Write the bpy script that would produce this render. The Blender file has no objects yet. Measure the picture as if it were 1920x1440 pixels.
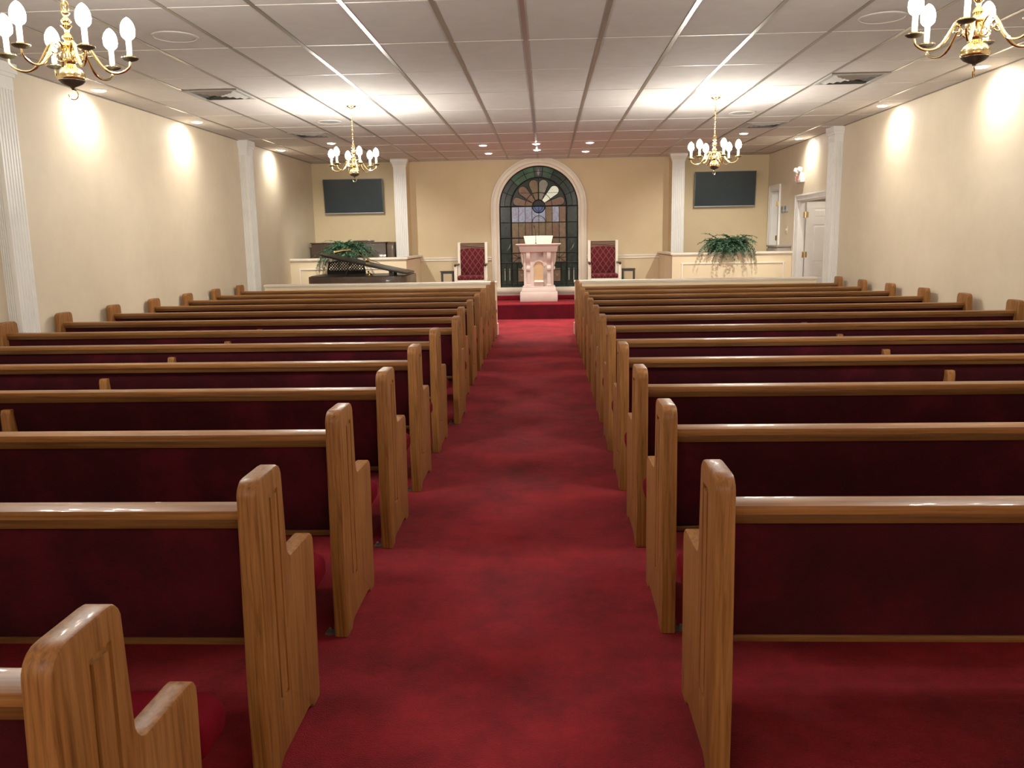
import bpy, bmesh, math, random
from mathutils import Vector, Matrix
random.seed(7)
PI = math.pi
C = bpy.context.scene.collection
SC = bpy.context.scene

# ------------------------------------------------------------------ key sizes (metres; camera stands over the origin)
H = 1.555                      # camera height
ZC = 3.147                     # ceiling
XL, XR = -4.837, 4.513         # side walls
YB, YF = 17.55, -3.2           # far wall, wall behind the camera
YH = 15.72                     # front of the half walls
YR = 13.56                     # front of the low rail walls
ZS = 0.295                     # stage

# ------------------------------------------------------------------ materials
def mat(name, col, rough=0.5, metal=0.0, **kw):
    m = bpy.data.materials.new(name); m.use_nodes = True
    nt = m.node_tree; b = nt.nodes['Principled BSDF']
    b.inputs['Base Color'].default_value = (*col, 1)
    b.inputs['Roughness'].default_value = rough
    b.inputs['Metallic'].default_value = metal
    for k, v in kw.items():
        b.inputs[k.replace('_', ' ')].default_value = v
    return m

def noise_col(m, cols, scale=(1, 1, 1), nscale=5.0, detail=4.0, rough=0.6, bump=0.0, pos=(0.3, 0.7), distort=0.0, bscale=None, dist=0.002):
    """procedural colour variation (object coordinates) and bump on a Principled material"""
    nt = m.node_tree; N = nt.nodes; L = nt.links; b = N['Principled BSDF']
    tc = N.new('ShaderNodeTexCoord'); mp = N.new('ShaderNodeMapping'); mp.inputs['Scale'].default_value = scale
    L.new(tc.outputs['Object'], mp.inputs['Vector'])
    n = N.new('ShaderNodeTexNoise'); n.inputs['Scale'].default_value = nscale; n.inputs['Detail'].default_value = detail
    n.inputs['Roughness'].default_value = rough; n.inputs['Distortion'].default_value = distort
    L.new(mp.outputs['Vector'], n.inputs['Vector'])
    r = N.new('ShaderNodeValToRGB')
    for i, c in enumerate(cols):
        p = pos[0] + (pos[1] - pos[0]) * i / (len(cols) - 1)
        e = r.color_ramp.elements[i] if i < 2 else r.color_ramp.elements.new(p)
        e.position = p; e.color = (*c, 1)
    L.new(n.outputs['Fac'], r.inputs['Fac']); L.new(r.outputs['Color'], b.inputs['Base Color'])
    if bump:
        n2 = n
        if bscale:
            n2 = N.new('ShaderNodeTexNoise'); n2.inputs['Scale'].default_value = bscale; n2.inputs['Detail'].default_value = 3
            L.new(mp.outputs['Vector'], n2.inputs['Vector'])
        bp = N.new('ShaderNodeBump'); bp.inputs['Strength'].default_value = bump; bp.inputs['Distance'].default_value = dist
        L.new(n2.outputs['Fac'], bp.inputs['Height']); L.new(bp.outputs['Normal'], b.inputs['Normal'])
    return m

def emis(name, col, s):
    m = bpy.data.materials.new(name); m.use_nodes = True
    b = m.node_tree.nodes['Principled BSDF']
    b.inputs['Base Color'].default_value = (*col, 1)
    b.inputs['Emission Color'].default_value = (*col, 1); b.inputs['Emission Strength'].default_value = s
    return m

WALLC = (0.70, 0.555, 0.355)
M = {}
M['wall'] = noise_col(mat('wall_vinyl', WALLC, 0.55), [(0.60, 0.495, 0.355), (0.66, 0.55, 0.40)], nscale=3, detail=6, bump=0.12, bscale=160, dist=0.001)
M['wall_back'] = noise_col(mat('wall_far_paint', WALLC, 0.6), [(0.62, 0.475, 0.275), (0.67, 0.515, 0.305)], nscale=3, detail=6, bump=0.1, bscale=160, dist=0.001)
M['halfwall'] = noise_col(mat('half_wall_paint', WALLC, 0.55), [(0.74, 0.585, 0.37), (0.79, 0.63, 0.41)], nscale=3, detail=4)
M['cream'] = noise_col(mat('cream_trim', (0.78, 0.70, 0.58), 0.35), [(0.76, 0.66, 0.53), (0.82, 0.73, 0.60)], nscale=4)
M['white'] = noise_col(mat('white_trim', (0.78, 0.76, 0.72), 0.35), [(0.74, 0.72, 0.69), (0.82, 0.80, 0.76)], nscale=4)
M['pinkwhite'] = noise_col(mat('pulpit_white', (0.8, 0.7, 0.66), 0.4), [(0.68, 0.525, 0.475), (0.74, 0.595, 0.545)], nscale=6)
M['tile'] = noise_col(mat('ceiling_tile', (0.55, 0.52, 0.48), 0.9), [(0.545, 0.50, 0.47), (0.60, 0.555, 0.525)], nscale=6, detail=8, bump=0.25, bscale=220, dist=0.001)
M['tbar'] = noise_col(mat('ceiling_tbar', (0.2, 0.18, 0.165), 0.3, 0.6), [(0.17, 0.15, 0.135), (0.22, 0.195, 0.175)], nscale=4)
M['tbar_thin'] = noise_col(mat('ceiling_crossbar', (0.7, 0.66, 0.6), 0.4), [(0.66, 0.62, 0.56), (0.74, 0.70, 0.63)], nscale=4)
def carpet(name, cols):
    m = noise_col(mat(name, cols[0], 0.95), cols, scale=(1, 1, 1), nscale=1.6, detail=12, rough=0.8, pos=(0.36, 0.64), bump=1.0, bscale=190, dist=0.006)
    m.node_tree.nodes['Principled BSDF'].inputs['Sheen Weight'].default_value = 0.06
    m.node_tree.nodes['Principled BSDF'].inputs['Sheen Tint'].default_value = (1, 0.35, 0.35, 1)
    m.node_tree.nodes['Principled BSDF'].inputs['Specular IOR Level'].default_value = 0.1
    return m
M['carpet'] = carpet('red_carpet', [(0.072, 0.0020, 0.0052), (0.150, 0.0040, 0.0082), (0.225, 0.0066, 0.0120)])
M['carpet_dark'] = carpet('riser_carpet', [(0.030, 0.0006, 0.003), (0.058, 0.0010, 0.0045), (0.085, 0.0016, 0.006)])  # darker carpet: unlit riser face and brushed pile put into the colour
M['velvet'] = noise_col(mat('burgundy_velvet', (0.04, 0.005, 0.01), 0.9, Sheen_Weight=0.02, Specular_IOR_Level=0.08), [(0.014, 0.0010, 0.0022), (0.025, 0.0016, 0.0036), (0.054, 0.003, 0.0075)], nscale=2.6, detail=8, rough=0.7, bump=0.4, bscale=300, dist=0.002)
M['seat'] = noise_col(mat('seat_velvet', (0.15, 0.006, 0.012), 0.95, Sheen_Weight=0.0, Specular_IOR_Level=0.03), [(0.060, 0.0013, 0.0042), (0.115, 0.0024, 0.0068)], nscale=3, detail=8, rough=0.7, bump=0.4, bscale=300, dist=0.002)
def wood(name, scale, cols, rough=0.42, coat=0.05):
    m = noise_col(mat(name, cols[0], rough, Coat_Weight=coat, Coat_Roughness=0.06, Specular_IOR_Level=0.15), cols, scale=scale, nscale=2.2, detail=7, rough=0.62, pos=(0.3, 0.72), bump=0.1, distort=0.6, dist=0.002)
    return m
OAK = [(0.100, 0.035, 0.0085), (0.220, 0.084, 0.022), (0.300, 0.122, 0.036)]
M['oak_v'] = wood('oak_upright', (46, 26, 1.3), OAK)
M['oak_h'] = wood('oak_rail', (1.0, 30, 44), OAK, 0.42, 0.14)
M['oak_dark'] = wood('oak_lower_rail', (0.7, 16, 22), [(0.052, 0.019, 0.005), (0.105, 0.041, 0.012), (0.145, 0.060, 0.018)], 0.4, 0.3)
M['walnut'] = wood('dark_walnut', (1.2, 14, 14), [(0.030, 0.017, 0.011), (0.055, 0.033, 0.022), (0.075, 0.047, 0.033)], 0.4, 0.3)
M['walnut_light'] = wood('brown_wood', (1.2, 14, 14), [(0.07, 0.045, 0.030), (0.10, 0.068, 0.047)], 0.45, 0.2)
M['crest'] = wood('carved_brown_wood', (1.2, 14, 14), [(0.11, 0.055, 0.036), (0.19, 0.10, 0.07)], 0.45, 0.1)
M['ebony'] = noise_col(mat('polished_ebony', (0.012, 0.011, 0.011), 0.35, Specular_IOR_Level=0.12), [(0.010, 0.009, 0.009), (0.018, 0.016, 0.015)], nscale=4)
M['brass'] = noise_col(mat('polished_brass', (0.83, 0.62, 0.27), 0.14, 1.0), [(0.78, 0.57, 0.23), (0.88, 0.69, 0.34)], nscale=9)
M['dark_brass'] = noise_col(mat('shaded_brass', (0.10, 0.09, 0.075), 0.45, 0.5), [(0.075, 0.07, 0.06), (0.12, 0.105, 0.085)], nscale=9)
M['steel'] = noise_col(mat('grey_metal', (0.5, 0.5, 0.5), 0.35, 0.9), [(0.42, 0.42, 0.42), (0.56, 0.56, 0.56)], nscale=8)
M['candle'] = noise_col(mat('candle_sleeve', (0.85, 0.80, 0.66), 0.5), [(0.82, 0.77, 0.62), (0.88, 0.83, 0.70)], nscale=8)
M['bulb'] = emis('lamp_bulb', (1.0, 0.945, 0.83), 190.0)
M['can_glow'] = emis('downlight_lens', (1.0, 0.92, 0.78), 40.0)
M['screen'] = noise_col(mat('tv_screen', (0.018, 0.024, 0.028), 0.22, Specular_IOR_Level=0.3), [(0.016, 0.026, 0.033), (0.022, 0.034, 0.042)], nscale=1.5)
M['tvframe'] = noise_col(mat('tv_frame', (0.07, 0.075, 0.08), 0.35), [(0.06, 0.065, 0.07), (0.09, 0.095, 0.10)], nscale=5)
M['silver'] = noise_col(mat('tv_silver_edge', (0.35, 0.37, 0.40), 0.35, 0.6), [(0.32, 0.34, 0.37), (0.40, 0.42, 0.45)], nscale=5)
M['leaf'] = noise_col(mat('fern_leaf', (0.04, 0.1, 0.05), 0.5), [(0.016, 0.05, 0.024), (0.04, 0.105, 0.052), (0.10, 0.19, 0.11)], nscale=9, detail=5)
M['terracotta'] = noise_col(mat('brown_basket', (0.2, 0.1, 0.06), 0.8), [(0.13, 0.06, 0.035), (0.26, 0.13, 0.08)], scale=(1, 1, 8), nscale=12, bump=0.5, dist=0.004)
M['grille'] = noise_col(mat('vent_grey', (0.33, 0.31, 0.29), 0.6), [(0.30, 0.285, 0.265), (0.37, 0.35, 0.325)], nscale=6)
M['vent_dark'] = noise_col(mat('vent_shadow', (0.1, 0.1, 0.1), 0.8), [(0.11, 0.105, 0.10), (0.15, 0.145, 0.14)], nscale=6)
M['grey_box'] = noise_col(mat('grey_plastic', (0.3, 0.3, 0.3), 0.5), [(0.26, 0.265, 0.27), (0.34, 0.345, 0.35)], nscale=6)
M['taupe'] = noise_col(mat('taupe_laminate', (0.25, 0.21, 0.18), 0.5), [(0.21, 0.175, 0.15), (0.27, 0.225, 0.19)], nscale=6)
M['ivory'] = noise_col(mat('ivory_plastic', (0.62, 0.50, 0.33), 0.45), [(0.58, 0.46, 0.30), (0.66, 0.53, 0.35)], nscale=6)
M['black'] = noise_col(mat('black_metal', (0.02, 0.017, 0.015), 0.4), [(0.016, 0.013, 0.012), (0.03, 0.025, 0.022)], nscale=6)
M['red_letter'] = noise_col(mat('pale_red_letter', (0.75, 0.30, 0.25), 0.5), [(0.72, 0.28, 0.24), (0.80, 0.36, 0.30)], nscale=6)  # letters coloured a pale pinkish red
M['lead'] = noise_col(mat('lead_came', (0.012, 0.014, 0.016), 0.5, 0.3), [(0.010, 0.012, 0.013), (0.018, 0.02, 0.022)], nscale=9)
M['niche'] = noise_col(mat('tan_niche', (0.70, 0.45, 0.22), 0.5), [(0.66, 0.42, 0.20), (0.74, 0.49, 0.25)], nscale=5)

def glass(name, cols, nscale, trans=0.0, em=None, scale=(1, 1, 1)):
    m = noise_col(mat(name, cols[0], 0.2, Specular_IOR_Level=0.22), cols, scale=scale, nscale=nscale, detail=7, rough=0.7, pos=(0.25, 0.75), distort=1.2, bump=0.15, dist=0.004)
    if em:                       # glow put into the pane: daylight for the blues, glare for the petal
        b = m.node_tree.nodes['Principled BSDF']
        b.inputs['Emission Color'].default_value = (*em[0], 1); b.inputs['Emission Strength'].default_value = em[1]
    return m
M['g_green'] = glass('green_glass', [(0.003, 0.006, 0.006), (0.006, 0.013, 0.011), (0.028, 0.060, 0.040)], 13)
M['g_green2'] = glass('bright_green_glass', [(0.012, 0.03, 0.02), (0.03, 0.085, 0.045), (0.06, 0.17, 0.08)], 8)
M['g_tan'] = glass('amber_glass', [(0.10, 0.062, 0.034), (0.20, 0.135, 0.075), (0.27, 0.20, 0.13)], 9, scale=(2, 1, 1))
M['g_rose'] = glass('rose_amber_glass', [(0.11, 0.055, 0.035), (0.20, 0.11, 0.07), (0.20, 0.16, 0.11)], 9, scale=(2, 1, 1))
M['g_pale'] = glass('pale_grey_glass', [(0.20, 0.19, 0.15), (0.30, 0.30, 0.27)], 6)
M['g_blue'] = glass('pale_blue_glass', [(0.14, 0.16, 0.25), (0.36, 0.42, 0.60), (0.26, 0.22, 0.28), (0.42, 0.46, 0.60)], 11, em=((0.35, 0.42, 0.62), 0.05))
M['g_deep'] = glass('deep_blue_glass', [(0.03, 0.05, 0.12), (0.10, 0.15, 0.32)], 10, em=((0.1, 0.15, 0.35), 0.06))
M['g_dark'] = glass('near_black_glass', [(0.006, 0.007, 0.01), (0.015, 0.017, 0.022)], 9)
M['g_lit'] = glass('sunlit_pale_glass', [(0.5, 0.5, 0.35), (0.62, 0.62, 0.48)], 5, em=((1.0, 1.0, 0.75), 0.16))  # petal made to glow in place of a glare on the glass

def chairfabric():
    m = mat('red_diamond_fabric', (0.13, 0.02, 0.025), 0.9, Specular_IOR_Level=0.1)
    nt = m.node_tree; N = nt.nodes; L = nt.links; b = N['Principled BSDF']
    tc = N.new('ShaderNodeTexCoord'); sep = N.new('ShaderNodeSeparateXYZ'); L.new(tc.outputs['Object'], sep.inputs[0])
    def mth(op, a, bb):
        n = N.new('ShaderNodeMath'); n.operation = op
        for i, v in enumerate((a, bb)):
            if v is None: continue
            if isinstance(v, (int, float)): n.inputs[i].default_value = v
            else: L.new(v, n.inputs[i])
        return n.outputs[0]
    zz = mth('MULTIPLY', mth('ADD', sep.outputs['Z'], sep.outputs['Y']), 0.72)
    lines = []
    for s in (1, -1):
        v = mth('FRACT', mth('MULTIPLY', mth('ADD', sep.outputs['X'], mth('MULTIPLY', zz, s)), 8.5), None)
        lines.append(mth('LESS_THAN', mth('ABSOLUTE', mth('SUBTRACT', v, 0.5), None), 0.06))
    f = mth('MAXIMUM', lines[0], lines[1])
    mx = N.new('ShaderNodeMix'); mx.data_type = 'RGBA'
    mx.inputs[6].default_value = (0.075, 0.0075, 0.012, 1); mx.inputs[7].default_value = (0.165, 0.045, 0.035, 1)
    L.new(f, mx.inputs[0]); L.new(mx.outputs[2], b.inputs['Base Color'])
    return m
M['chairfab'] = chairfabric()

# ------------------------------------------------------------------ mesh helper
class MB:
    def __init__(s): s.v = []; s.f = []; s.mi = []; s.cur = 0
    def add(s, vs, fs):
        o = len(s.v); s.v += [tuple(p) for p in vs]
        for f in fs: s.f.append([o + i for i in f]); s.mi.append(s.cur)
        return s
    def box(s, x0, x1, y0, y1, z0, z1):
        return s.add([(x0,y0,z0),(x1,y0,z0),(x1,y1,z0),(x0,y1,z0),(x0,y0,z1),(x1,y0,z1),(x1,y1,z1),(x0,y1,z1)],
                     [(0,3,2,1),(4,5,6,7),(0,1,5,4),(1,2,6,5),(2,3,7,6),(3,0,4,7)])
    def frustum(s, r0, z0, r1, z1):       # r = (x0,x1,y0,y1)
        a, b = r0, r1
        return s.add([(a[0],a[2],z0),(a[1],a[2],z0),(a[1],a[3],z0),(a[0],a[3],z0),(b[0],b[2],z1),(b[1],b[2],z1),(b[1],b[3],z1),(b[0],b[3],z1)],
                     [(0,3,2,1),(4,5,6,7),(0,1,5,4),(1,2,6,5),(2,3,7,6),(3,0,4,7)])
    def prism(s, poly, axis, a, b):
        def P(p, t):
            return {'x': (t, p[0], p[1]), 'y': (p[0], t, p[1]), 'z': (p[0], p[1], t)}[axis]
        n = len(poly)
        return s.add([P(p, a) for p in poly] + [P(p, b) for p in poly],
                     [list(range(n))[::-1], list(range(n, 2 * n))] + [(i, (i + 1) % n, n + (i + 1) % n, n + i) for i in range(n)])
    def ring(s, outer, inner, axis, a, b, closed=True):
        def P(p, t):
            return {'x': (t, p[0], p[1]), 'y': (p[0], t, p[1]), 'z': (p[0], p[1], t)}[axis]
        n = len(outer); vs = [P(p, t) for t in (a, b) for p in outer] + [P(p, t) for t in (a, b) for p in inner]
        fs = []
        for i in range(n if closed else n - 1):
            j = (i + 1) % n
            fs += [(i, j, n + j, n + i), (2*n + i, 3*n + i, 3*n + j, 2*n + j), (i, 2*n + i, 2*n + j, j), (n + i, n + j, 3*n + j, 3*n + i)]
        if not closed:
            for i in (0, n - 1): fs.append((i, n + i, 3*n + i, 2*n + i))
        return s.add(vs, fs)
    def lathe(s, prof, c=(0, 0, 0), seg=16, mtx=None):
        vs = []; fs = []; n = len(prof)
        for k in range(seg):
            a = 2 * PI * k / seg
            for r, z in prof:
                p = Vector((max(r, 1e-4) * math.cos(a), max(r, 1e-4) * math.sin(a), z))
                if mtx: p = mtx @ p
                vs.append((p.x + c[0], p.y + c[1], p.z + c[2]))
        for k in range(seg):
            k2 = (k + 1) % seg
            for i in range(n - 1): fs.append((k*n + i, k2*n + i, k2*n + i + 1, k*n + i + 1))
        fs.append([k * n for k in range(seg)][::-1]); fs.append([k * n + n - 1 for k in range(seg)])
        return s.add(vs, fs)
    def tube(s, pts, r, seg=8, closed=False):
        pts = [Vector(p) for p in pts]; n = len(pts); vs = []; fs = []
        rr = r if isinstance(r, (list, tuple)) else [r] * n
        for i, p in enumerate(pts):
            if closed: t = pts[(i + 1) % n] - pts[i - 1]
            else: t = pts[min(i + 1, n - 1)] - pts[max(i - 1, 0)]
            t.normalize(); ref = Vector((0, 0, 1)) if abs(t.z) < 0.9 else Vector((0, 1, 0))
            if i == 0: u = t.cross(ref).normalized()
            else: u = (u - t * u.dot(t)).normalized()
            w = t.cross(u)
            for k in range(seg):
                a = 2 * PI * k / seg; q = p + (u * math.cos(a) + w * math.sin(a)) * rr[i]
                vs.append(q[:])
        for i in range(n if closed else n - 1):
            j = (i + 1) % n
            for k in range(seg):
                k2 = (k + 1) % seg; fs.append((i*seg + k, i*seg + k2, j*seg + k2, j*seg + k))
        if not closed: fs.append(list(range(seg))[::-1]); fs.append([(n - 1) * seg + k for k in range(seg)])
        return s.add(vs, fs)
    def mesh(s, name, mats, bevel=0.0, seg=2, smooth=True, ang=35):
        me = bpy.data.meshes.new(name); me.from_pydata(s.v, [], s.f)
        mats = mats if isinstance(mats, (list, tuple)) else [mats]
        for m in mats: me.materials.append(m)
        for p, i in zip(me.polygons, s.mi): p.material_index = i
        bm = bmesh.new(); bm.from_mesh(me)
        bmesh.ops.remove_doubles(bm, verts=bm.verts, dist=1e-5)
        bmesh.ops.recalc_face_normals(bm, faces=bm.faces)
        if bevel:
            es = [e for e in bm.edges if len(e.link_faces) == 2 and e.calc_face_angle(0) > 0.5]
            bmesh.ops.bevel(bm, geom=es, offset=bevel, segments=seg, profile=0.5, affect='EDGES', clamp_overlap=True)
        bm.to_mesh(me); bm.free()
        if smooth:
            for p in me.polygons: p.use_smooth = True
            me.set_sharp_from_angle(angle=math.radians(ang))
        return me
    def build(s, name, mats, parent=None, **kw):
        o = bpy.data.objects.new(name, s.mesh(name, mats, **kw)); C.objects.link(o)
        if parent: o.parent = parent
        return o

def arc(cx, cy, r, a0, a1, n):
    return [(cx + r * math.cos(math.radians(a0 + (a1 - a0) * i / n)), cy + r * math.sin(math.radians(a0 + (a1 - a0) * i / n))) for i in range(n + 1)]

def tag(o, label, cat, group=None, kind=None):
    o['label'] = label; o['category'] = cat
    if group: o['group'] = group
    if kind: o['kind'] = kind
    return o
def thing(name, label, cat, loc=(0, 0, 0), rz=0.0, group=None, kind=None):
    o = bpy.data.objects.new(name, None); C.objects.link(o); o.empty_display_size = 0.1
    o.location = loc; o.rotation_euler = (0, 0, rz)
    return tag(o, label, cat, group, kind)
def dup(root, loc, rz=0.0, label=None, group=None):
    def cp(o, par):
        c = o.copy(); C.objects.link(c); c.parent = par
        for ch in list(o.children):
            if ch.name in SRC[root.name]: cp(ch, c)
        return c
    SRC.setdefault(root.name, {d.name for d in root.children_recursive})
    r = cp(root, None); r.location = loc; r.rotation_euler = (0, 0, rz)
    if label: r['label'] = label
    if group: r['group'] = group
    return r
SRC = {}
def struct(mb, name, m, label, cat, parent=None, **kw):
    o = mb.build(name, m, parent, **kw)
    o['kind'] = 'structure'
    if not parent: tag(o, label, cat, kind='structure')
    return o

# ------------------------------------------------------------------ the setting
struct(MB().box(XL - .2, XR + 1.6, YF - .2, YB + .6, -.2, 0), 'floor', M['carpet'], 'red carpeted floor with the aisle between the pews', 'floor', smooth=False)
struct(MB().box(XL - .2, XL, YF - .2, YB + .6, 0, ZC + .1), 'wall_left', M['wall'], 'long beige wall on the left side', 'wall', smooth=False)
# right wall with two doorways
D1 = (13.72, 15.46, 0.0, 2.135)      # near doorway y0,y1,z0,z1
D2 = (16.68, 17.28, 0.30, 2.40)      # narrow doorway behind the half wall
w = MB()
for y0, y1, z0, z1 in [(YF - .2, D1[0], 0, ZC + .1), (D1[0], D1[1], D1[3], ZC + .1), (D1[1], D2[0], 0, ZC + .1), (D2[0], D2[1], D2[3], ZC + .1), (D2[0], D2[1], 0, D2[2]), (D2[1], YB + .6, 0, ZC + .1)]:
    w.box(XR, XR + .13, y0, y1, z0, z1)
struct(w, 'wall_right', M['wall'], 'long beige wall on the right side with two doorways', 'wall', smooth=False)
# space beyond the right wall so that the doorways open into something
w = MB().box(XR + 1.5, XR + 1.6, 13.5, YB + .3, 0, ZC).box(XR + .13, XR + 1.6, 13.4, 13.5, 0, ZC).box(XR + .13, XR + 1.6, YB + .3, YB + .4, 0, ZC).box(XR + .13, XR + 1.6, 13.4, YB + .4, ZC, ZC + .1)
struct(w, 'wall_hall', M['wall'], 'beige hallway walls beyond the right hand doorways', 'wall', smooth=False)
# far wall with the arched window opening
CX, SPR, RI, RO = -0.15, 2.20, 0.813, 0.985
poly = [(XL - .2, 0), (CX - RI, 0), (CX - RI, .54)]
hole = [(CX - RI, .5)] + [(x, z) for x, z in arc(CX, SPR, RI, 180, 0, 32)] + [(CX + RI, .5)]
w = MB().box(XL - .2, CX - RI, YB, YB + .2, 0, ZC + .1).box(CX + RI, XR + .13, YB, YB + .2, 0, ZC + .1).box(CX - RI, CX + RI, YB, YB + .2, 0, .5)
w.prism([(CX - RI, ZC + .1)] + arc(CX, SPR, RI, 180, 0, 32) + [(CX + RI, ZC + .1)], 'y', YB, YB + .2)
struct(w, 'wall_back', M['wall_back'], 'yellow beige far wall around the arched window', 'wall', smooth=False)
struct(MB().box(XL - .2, XR + .2, YF - .2, YF, 0, ZC + .1), 'wall_front', M['wall'], 'beige wall behind the camera', 'wall', smooth=False)
struct(MB().box(CX - 1.2, CX + 1.2, YB + .21, YB + .3, 0.3, ZC + .1), 'wall_window_back', M['vent_dark'], 'dark backing behind the stained glass', 'wall', smooth=False)

# ceiling: tiles, main bars along the room, thin cross bars
ceil = struct(MB().box(XL - .2, XR + .2, YF - .2, YB + .6, ZC, ZC + .12), 'ceiling', M['tile'], 'suspended ceiling of large grey white tiles', 'ceiling', smooth=False)
b = MB(); gx = [-1.982 + .6096 * k for k in range(-4, 11)]
for x in gx:
    if XL + .1 < x < XR - .1: b.box(x - .017, x + .017, YF, YB, ZC - .004, ZC + .01)
struct(b, 'grid_bar', M['tbar'], '', '', ceil, smooth=False)
b = MB(); gy = [7.175 + 1.2192 * k for k in range(-8, 9)]
for y in gy: b.box(XL, XR, y - .006, y + .006, ZC - .003, ZC + .01)
struct(b, 'cross_bar', M['tbar_thin'], '', '', ceil, smooth=False)
struct(MB().box(XL, XL + .02, YF, YB, ZC - .008, ZC).box(XR - .02, XR, YF, YB, ZC - .008, ZC).box(XL, XR, YB - .02, YB, ZC - .008, ZC), 'edge_angle', M['tbar'], '', '', ceil, smooth=False)

# skirting
struct(MB().box(XL, XL + .015, YF, YB, 0, .11), 'baseboard_left', M['cream'], 'cream skirting along the left wall', 'baseboard', smooth=False)
struct(MB().box(XR - .015, XR, YF, 13.25, 0, .11), 'baseboard_right', M['cream'], 'cream skirting along the right wall', 'baseboard', smooth=False)

# stage, with a low second step under the window
XH0, XH1 = -2.63, 2.33               # returns of the half walls
struct(MB().box(XH0 + .003, XH1 - .003, 16.165, YB, 0, ZS), 'stage_platform', M['carpet'], 'red carpeted stage platform below the window', 'stage', bevel=.012)
struct(MB().box(XH0 + .01, XH1 - .01, 16.157, 16.164, 0, ZS - .02), 'riser', M['carpet_dark'], '', '', bpy.data.objects['stage_platform'], smooth=False)  # strip with the riser's shade in its carpet colour
struct(MB().box(CX - 1.25, CX + 1.25, 17.27, YB, ZS, .378), 'stage_step', M['carpet'], 'low red carpeted step right under the window', 'step', bevel=.01)
struct(MB().box(XL, XH0 - .125, YH + .125, YB, 0, ZS), 'platform_left', M['carpet'], 'red raised floor behind the left half wall', 'floor', smooth=False)
struct(MB().box(XH1 + .125, XR, YH + .125, YB, 0, ZS), 'platform_right', M['carpet'], 'red raised floor behind the right half wall', 'floor', smooth=False)

# half walls with caps and picture-frame moulding
def half_wall(side):
    x0, x1 = (XL, XH0) if side == 'left' else (XH1, XR)
    xr = x1 if side == 'left' else x0
    s = -1 if side == 'left' else 1
    m = MB().box(x0, x1, YH, YH + .12, 0, 1.185)
    a, c = sorted((xr, xr + s * .12)); m.box(a, c, YH + .12, YB, 0, 1.185)
    o = struct(m, 'wall_half_' + side, M['halfwall'], f'cream half wall with white cap, {side} of the stage', 'half wall', smooth=False)
    cm = MB().box(x0, x1 + (.03 if side == 'left' else 0) - (0 if side == 'left' else 0), YH - .035, YH + .15, 1.205, 1.24)
    cm.box(x0, x1, YH - .018, YH + .12, 1.185, 1.205)
    a, c = sorted((xr - s * .03, xr + s * .15)); cm.box(a, c, YH + .15, YB, 1.205, 1.24)
    if side == 'right': cm.box(x0 - .03, x0, YH - .035, YH + .15, 1.205, 1.24)
    struct(cm, 'cap', M['cream'], '', '', o, smooth=False)
    l, r_ = (-4.668, x1 - .17) if side == 'left' else (2.50, 4.383)
    f = MB().ring([(l, .25), (r_, .25), (r_, 1.055), (l, 1.055)], [(l + .03, .28), (r_ - .03, .28), (r_ - .03, 1.025), (l + .03, 1.025)], 'y', YH - .016, YH)
    struct(f, 'panel_moulding', M['cream'], '', '', o, bevel=.004)
half_wall('left'); half_wall('right')

# wing stubs and fluted pilasters at the ends of the stage recess
def fluted(mb, u0, u1, z0, z1, P, n=6, d=.012):
    """flat fluted board: P maps (u, depth, z); depth 0 = face"""
    wd = (u1 - u0) / (2 * n + 1); prof = [(u0, 0)]
    for i in range(n):
        a = u0 + wd * (2 * i + 1); prof += [(a, 0), (a + wd * .2, -d), (a + wd * .8, -d), (a + wd, 0)]
    prof += [(u1, 0), (u1, -.03), (u0, -.03)]
    k = len(prof); vs = [P(u, t, z0) for u, t in prof] + [P(u, t, z1) for u, t in prof]
    mb.add(vs, [list(range(k))[::-1], list(range(k, 2 * k))] + [(i, (i + 1) % k, k + (i + 1) % k, k + i) for i in range(k)])
def stub(side, x0, x1):
    yf = 17.05
    o = struct(MB().box(x0 + .012, x1 - .012, yf + .03, YB, ZS, ZC), 'wall_wing_' + side, M['wall_back'], f'narrow tan wing wall {side} of the stage behind its pilaster', 'wall', smooth=False)
    p = thing('pilaster', f'white fluted pilaster on the {side} edge of the stage wall, beside the television', 'pilaster', (0, 0, 0), group='fluted pilasters', kind='structure')
    m = MB(); fluted(m, x0, x1, 1.26, 2.85, lambda u, t, z: (u, yf - t, z)); m.box(x0, x1, yf, yf + .03, 2.85, 3.03).box(x0, x1, yf, yf + .03, ZS, 1.26)
    struct(m, 'shaft', M['white'], '', '', p, smooth=False)
    c = MB().frustum((x0 - .01, x1 + .01, yf - .012, yf + .06), 3.03, (x0 - .045, x1 + .045, yf - .05, yf + .06), 3.10).box(x0 - .05, x1 + .05, yf - .055, yf + .06, 3.10, ZC - .002).box(x0 - .012, x1 + .012, yf - .014, yf + .035, 3.005, 3.03)
    struct(c, 'capital', M['white'], '', '', p, smooth=False)
stub('left', -3.045, -2.795); stub('right', 2.50, 2.745)

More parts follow.
